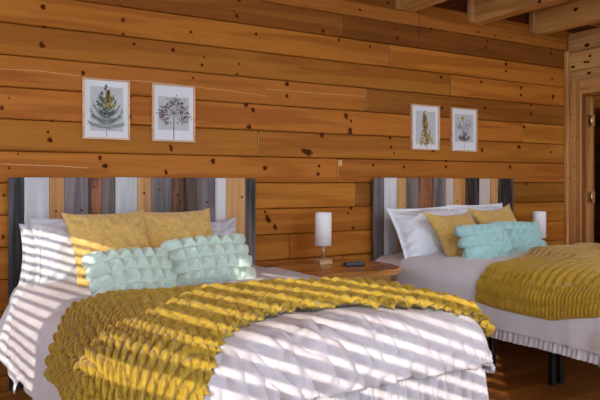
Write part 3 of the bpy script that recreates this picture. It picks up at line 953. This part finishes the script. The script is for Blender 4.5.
# ------------------------------------------------------------------ nightstands
def slab(bm, outline, z0, z1, bev=.012):
    b = bmesh.new()
    vs = [b.verts.new((x, y, z0)) for x, y in outline]
    f = b.faces.new(vs)
    ex = bmesh.ops.extrude_face_region(b, geom=[f])
    for v in ex['geom']:
        if isinstance(v, bmesh.types.BMVert):
            v.co.z = z1
    bmesh.ops.recalc_face_normals(b, faces=b.faces)
    bmesh.ops.bevel(b, geom=[e for e in b.edges if abs(e.verts[0].co.z - e.verts[1].co.z) < 1e-6], offset=bev, segments=3, affect='EDGES')
    merge(bm, b)

def nightstand(label, ox, oy, ztop, outline, w):
    root = thing('nightstand', label, 'nightstand', (ox, oy, 0))
    bm = bmesh.new()
    slab(bm, [(x - ox, y - oy) for x, y in outline], ztop - .038, ztop)
    link('table_top', bm_mesh(bm, 'table_top'), M['slab'], root)
    bm = bmesh.new()
    add_box(bm, -w / 2, w / 2, -.42, -.04, ztop - .20, ztop - .039, bev=.003)
    link('apron', bm_mesh(bm, 'apron'), M['dark_wood'], root)
    bm = bmesh.new()
    add_box(bm, -w / 2 + .02, w / 2 - .02, -.436, -.4205, ztop - .185, ztop - .055, bev=.003)
    dr = link('drawer', bm_mesh(bm, 'drawer'), M['slab'], root)
    bm = bmesh.new()
    add_lathe(bm, [(.006, 0), (.006, .014), (.014, .018), (.015, .026), (.008, .031)], 0, 0, 16)
    bmesh.ops.rotate(bm, verts=bm.verts, matrix=Matrix.Rotation(PI / 2, 3, 'X'))
    bmesh.ops.translate(bm, verts=bm.verts, vec=(0, -.436, ztop - .12))
    link('knob', bm_mesh(bm, 'knob'), M['steel'], dr)
    for sx in (-1, 1):
        for y in (-.40, -.07):
            bm = bmesh.new()
            add_box(bm, sx * (w / 2 - .025) - .02, sx * (w / 2 - .025) + .02, y - .02, y + .02, 0.001, ztop - .20, bev=.003)
            link('leg', bm_mesh(bm, 'leg'), M['dark_wood'], root)
    return root
ns_out = [(2.06, -.06), (2.30, -.045), (2.62, -.05), (2.80, -.10), (2.83, -.24), (2.85, -.46), (2.80, -.63), (2.68, -.72), (2.45, -.70), (2.2, -.675), (2.06, -.64), (2.035, -.3)]
nightstand('honey wood nightstand with a curved slab top between the two beds', 2.46, -.16, .62, ns_out, .56)
nightstand('wooden nightstand beyond the right bed, almost hidden behind its cushions', 4.93, -.05, .575, [(4.62, -.07), (5.2, -.07), (5.25, -.3), (5.2, -.5), (4.65, -.5)], .48)

# ------------------------------------------------------------------ lamps
def lamp(label, x, y, z, group=None):
    root = thing('table_lamp', label, 'lamp', (x, y, z + .0008))
    bm = bmesh.new()
    add_box(bm, -.052, .052, -.04, .04, 0, .034, bev=.004, seg=2)
    link('lamp_base', bm_mesh(bm, 'lamp_base'), M['lamp_base'], root)['label'] = 'pale wooden block base'
    bm = bmesh.new()
    add_tube(bm, [(0, 0, .034), (0, 0, .14)], .0085, 14)
    link('stem', bm_mesh(bm, 'stem'), M['steel'], root)
    bm = bmesh.new()
    add_lathe(bm, [(.057, .128), (.058, .128), (.058, .356), (.0565, .357), (.056, .356), (.056, .1285)], 0, 0, 40)
    add_tube(bm, [(-.056, 0, .15), (.056, 0, .15)], .002, 6)
    add_tube(bm, [(0, -.056, .15), (0, .056, .15)], .002, 6)
    link('lamp_shade', bm_mesh(bm, 'lamp_shade'), M['shade'], root)['label'] = 'white drum shade'
    bm = bmesh.new()
    add_lathe(bm, [(.011, .14), (.012, .175), (.024, .20), (.028, .23), (.022, .255), (.004, .265)], 0, 0, 20)
    link('bulb', bm_mesh(bm, 'bulb', True), M['mat'], root)
    bm = bmesh.new()
    add_box(bm, .058, .066, -.008, .008, .006, .030, bev=.002)
    link('switch', bm_mesh(bm, 'switch'), M['black'], root)
    return root
lamp('small table lamp with white cylinder shade on the nightstand between the beds', 2.424, -.232, .62)
lamp('small table lamp with white cylinder shade behind the right bed cushions', 4.655, -.25, .575)

# remote control
root = thing('remote_control', 'black remote control lying on the nightstand between the beds', 'remote', (2.545, -.43, .6208), R(-12))
bm = bmesh.new()
add_box(bm, -.072, .072, -.027, .027, 0, .026, bev=.008, seg=3)
link('body', bm_mesh(bm, 'body', False), M['black'], root)
for i in range(5):
    for j in range(3):
        bm = bmesh.new()
        add_lathe(bm, [(.0062, .0262), (.0062, .0288), (.003, .030)], -.05 + i * .025, -.014 + j * .014, 10)
        link('button', bm_mesh(bm, 'button'), M['button'] if (i + j) % 2 else M['steel'], root)

# ------------------------------------------------------------------ botanical pictures
def ell(bm, cx, cz, w, h, ang, y, mi, n=8):
    vs = []
    for i in range(n):
        a = 2 * PI * i / n
        ex = w / 2 * math.cos(a); ez = h / 2 * math.sin(a) * (1 - .25 * math.cos(a))
        vs.append(bm.verts.new((cx + ex * math.cos(ang) - ez * math.sin(ang), y, cz + ex * math.sin(ang) + ez * math.cos(ang))))
    f = bm.faces.new(vs); f.material_index = mi

def line(bm, pts, w, y, mi):
    for (x0, z0), (x1, z1) in zip(pts, pts[1:]):
        dx, dz = x1 - x0, z1 - z0
        l = math.hypot(dx, dz) or 1
        nx, nz = -dz / l * w / 2, dx / l * w / 2
        f = bm.faces.new([bm.verts.new(p) for p in ((x0 - nx, y, z0 - nz), (x1 - nx, y, z1 - nz), (x1 + nx, y, z1 + nz), (x0 + nx, y, z0 + nz))])
        f.material_index = mi

def picture(label, x0, x1, z0, z1, draw, mats, pr):
    w, h = x1 - x0, z1 - z0
    root = thing('picture_frame', label, 'picture', ((x0 + x1) / 2, -.001, z0), group=None)
    fw = .011
    bm = bmesh.new()
    a = w / 2
    for d in ((-a, -a + fw, 0, h), (a - fw, a, 0, h), (-a + fw, a - fw, 0, fw), (-a + fw, a - fw, h - fw, h)):
        add_box(bm, d[0], d[1], -.024, -.0005, d[2], d[3], bev=.0015)
    link('frame', bm_mesh(bm, 'frame'), M['frame'], root)
    bm = bmesh.new(); add_box(bm, -a + fw, a - fw, -.012, -.004, fw, h - fw)
    link('mat_board', bm_mesh(bm, 'mat_board'), M['mat'], root)
    bm = bmesh.new(); add_box(bm, pr[0] * w - a, pr[1] * w - a, -.0128, -.012, pr[2] * h, pr[3] * h)
    p = link('print', bm_mesh(bm, 'print'), M['print'], root)
    bm = bmesh.new()
    draw(bm, w, h)
    me = bpy.data.meshes.new('illustration'); bm.to_mesh(me); bm.free()
    link('illustration', me, [M[m] for m in mats], p)
    return root

YI = -.0132
def d_mimosa(bm, w, h):
    r = random.Random(2)
    line(bm, [(0, .045 * h), (.0, .55 * h), (-.01 * w, .85 * h)], .004, YI, 2)
    for k in range(9):
        z = (.22 + .055 * k) * h
        L = (.36 - .026 * k) * w * r.uniform(.6, 1.05)
        for sx in (-1, 1):
            up = .10 + .02 * k
            for q in range(9):
                t = (q + 1) / 9
                cx = sx * L * t; cz = z + L * (up * 2.2 + .55 * (k % 2)) * t * t - .02 * h + r.uniform(-.004, .004)
                ell(bm, cx, cz + .006, .026, .0055, (.9 if sx > 0 else PI - .9), YI - .0001 * k, 0 if r.random() < .65 else 1, 6)
                ell(bm, cx, cz - .005, .024, .005, (-.5 if sx > 0 else PI + .5), YI - .0001 * k, 0 if r.random() < .6 else 1, 6)
    for k in range(150):
        t = r.random()
        cx = r.gauss(.04, .09 * (1.1 - t)) * w; cz = (.52 + .30 * t) * h
        ell(bm, cx, cz, .009, .009, 0, YI - .0012, 3 if r.random() < .8 else 2, 6)
    for k in range(16):
        t = r.random()
        ell(bm, (-.12 + .14 * t) * w + r.uniform(-.02, .02) * w, (.74 + .16 * t) * h, .024, .005, 2.2 + r.uniform(-.7, .3), YI - .0015, 4, 6)
    for k in range(9):
        ell(bm, r.uniform(-.06, .02) * w, (.42 + .25 * r.random()) * h, .02, .007, r.uniform(.8, 2), YI - .0016, 4, 6)

def d_seedhead(bm, w, h):
    r = random.Random(4)
    line(bm, [(0, .045 * h), (.0, .30 * h), (0, .49 * h)], .006, YI, 1)
    for k in range(24):
        a = R(-50 + 280 * k / 23)
        L = r.uniform(.26, .40) * w
        cx, cz = 0, .50 * h
        ex, ez = cx + L * math.cos(a) * 1.08, cz + L * math.sin(a) * .95
        line(bm, [(cx, cz), (cx + .6 * (ex - cx), cz + .6 * (ez - cz)), (ex, ez)], .0016, YI - .0001, 1)
        for q in range(9):
            bx, bz = cx + .72 * (ex - cx), cz + .72 * (ez - cz)
            px_, pz_ = bx + r.gauss(0, .055) * w, bz + r.gauss(0, .055) * w
            line(bm, [(bx, bz), (px_, pz_)], .001, YI - .0002, 1)
            ell(bm, px_, pz_, r.uniform(.008, .013), .0075, r.random() * 3, YI - .0004, 0 if r.random() < .75 else 2, 6)

def d_spike(bm, w, h):
    r = random.Random(6)
    line(bm, [(.06 * w, .05 * h), (.0, .4 * h), (-.03 * w, .86 * h)], .006, YI, 1)
    for k in range(230):
        t = r.random() ** .8
        wd = (.24 - .20 * t) * w
        cx = .05 * w - .08 * w * t + r.uniform(-wd, wd); cz = (.10 + .70 * t) * h
        ell(bm, cx, cz, r.uniform(.018, .030), .009, (PI / 2 + r.uniform(-.9, .9)), YI - .0003 - .0000005 * k, 0 if r.random() < .6 else 2, 6)
    for k in range(40):
        t = r.random()
        ell(bm, .05 * w - .08 * w * t + r.uniform(-.05, .05) * w, (.08 + .66 * t) * h, .02, .009, PI / 2 + r.uniform(-.5, .5), YI - .0006, 1, 6)
    for k in range(6):
        ell(bm, (-.03 + r.uniform(-.05, .05)) * w, (.84 + .05 * r.random()) * h, .012, .005, r.uniform(.5, 2.6), YI - .0006, 3, 6)

def d_sprigs(bm, w, h):
    r = random.Random(8)
    line(bm, [(.0, .05 * h), (.02 * w, .45 * h), (-.06 * w, .74 * h)], .004, YI, 1)
    line(bm, [(.01 * w, .40 * h), (.2 * w, .66 * h)], .003, YI, 1)
    line(bm, [(.0, .40 * h), (-.2 * w, .62 * h)], .003, YI, 1)
    for k in range(100):
        a = r.uniform(.1, PI - .1); L = r.uniform(.03, .24) * w
        cx, cz = L * math.cos(a), (.22 + .06 * r.random()) * h + L * math.sin(a)
        ell(bm, cx, cz, r.uniform(.016, .026), .007, a, YI - .0002 - .000001 * k, 0, 6)
    for bx, bz in ((.2, .64), (-.2, .6), (.12, .58), (-.12, .56)):
        for k in range(14):
            ell(bm, (bx + r.gauss(0, .06)) * w, (bz + r.gauss(0, .05)) * h, .018, .006, PI / 2 + r.uniform(-.8, .8), YI - .0004, 0 if r.random() < .7 else 1, 6)
    for k in range(11):
        a = 2 * PI * k / 11
        ell(bm, -.07 * w + .012 * math.cos(a), .77 * h + .010 * math.sin(a), .022, .007, a, YI - .0006, 2, 6)
    ell(bm, -.07 * w, .77 * h, .016, .016, 0, YI - .0008, 3, 8)
Z0, Z1 = 1.449, 1.818
picture('framed botanical print of green leaves with a yellow bloom, above the left bed', .849, 1.133, Z0, Z1, d_mimosa, ['leaf_green', 'leaf_sage', 'stem', 'bloom', 'twig'], (.16, .86, .14, .87))
picture('framed botanical print of a round dark seed head on one stem, above the left bed', 1.276, 1.562, Z0, Z1, d_seedhead, ['seed', 'twig', 'brown_leaf'], (.14, .86, .20, .78))
picture('framed botanical print of a tall ochre flower spike, above the right bed', 3.407, 3.709, Z0 + .001, Z1 + .001, d_spike, ['olive', 'brown_leaf', 'gold', 'twig'], (.17, .86, .13, .86))
picture('framed botanical print of dark sprigs with one yellow flower, above the right bed', 3.844, 4.143, Z0, Z1, d_sprigs, ['brown_leaf', 'twig', 'gold', 'olive'], (.14, .86, .22, .86))

# pull cord hanging under the joists
bm = bmesh.new()
add_tube(bm, [(0, 0, 0), (.002, 0, -.1), (0.001, 0, -.2)], .0022, 6)
add_tube(bm, [(0.001, 0, -.2), (0.001, 0, -.213)], .004, 8)
o = link('pull_cord', bm_mesh(bm, 'pull_cord'), M['black'], loc=(3.415, -.10, 2.5495))
tag(o, 'thin dark cord hanging from the ceiling joist above the right bed', 'cord')

# ------------------------------------------------------------------ light
sun = bpy.data.lights.new('sun', 'SUN')
sun.energy = 3.0
sun.angle = R(.22)
sun.color = (1.0, .90, .76)
so = bpy.data.objects.new('sun', sun)
C.objects.link(so)
so.rotation_euler = Vector((.7, .7, -.35)).to_track_quat('-Z', 'Y').to_euler()
so.location = (-4, -6, 4)

w = bpy.data.worlds.new('sky')
bpy.context.scene.world = w
w.use_nodes = True
bg = w.node_tree.nodes['Background']
bg.inputs['Color'].default_value = (.73, .86, 1.0, 1)
bg.inputs['Strength'].default_value = 4.6

vs = bpy.context.scene.view_settings
vs.view_transform = 'Standard'
vs.look = 'None'
vs.exposure = 0.42
vs.gamma = 1.0
vs.use_curve_mapping = False
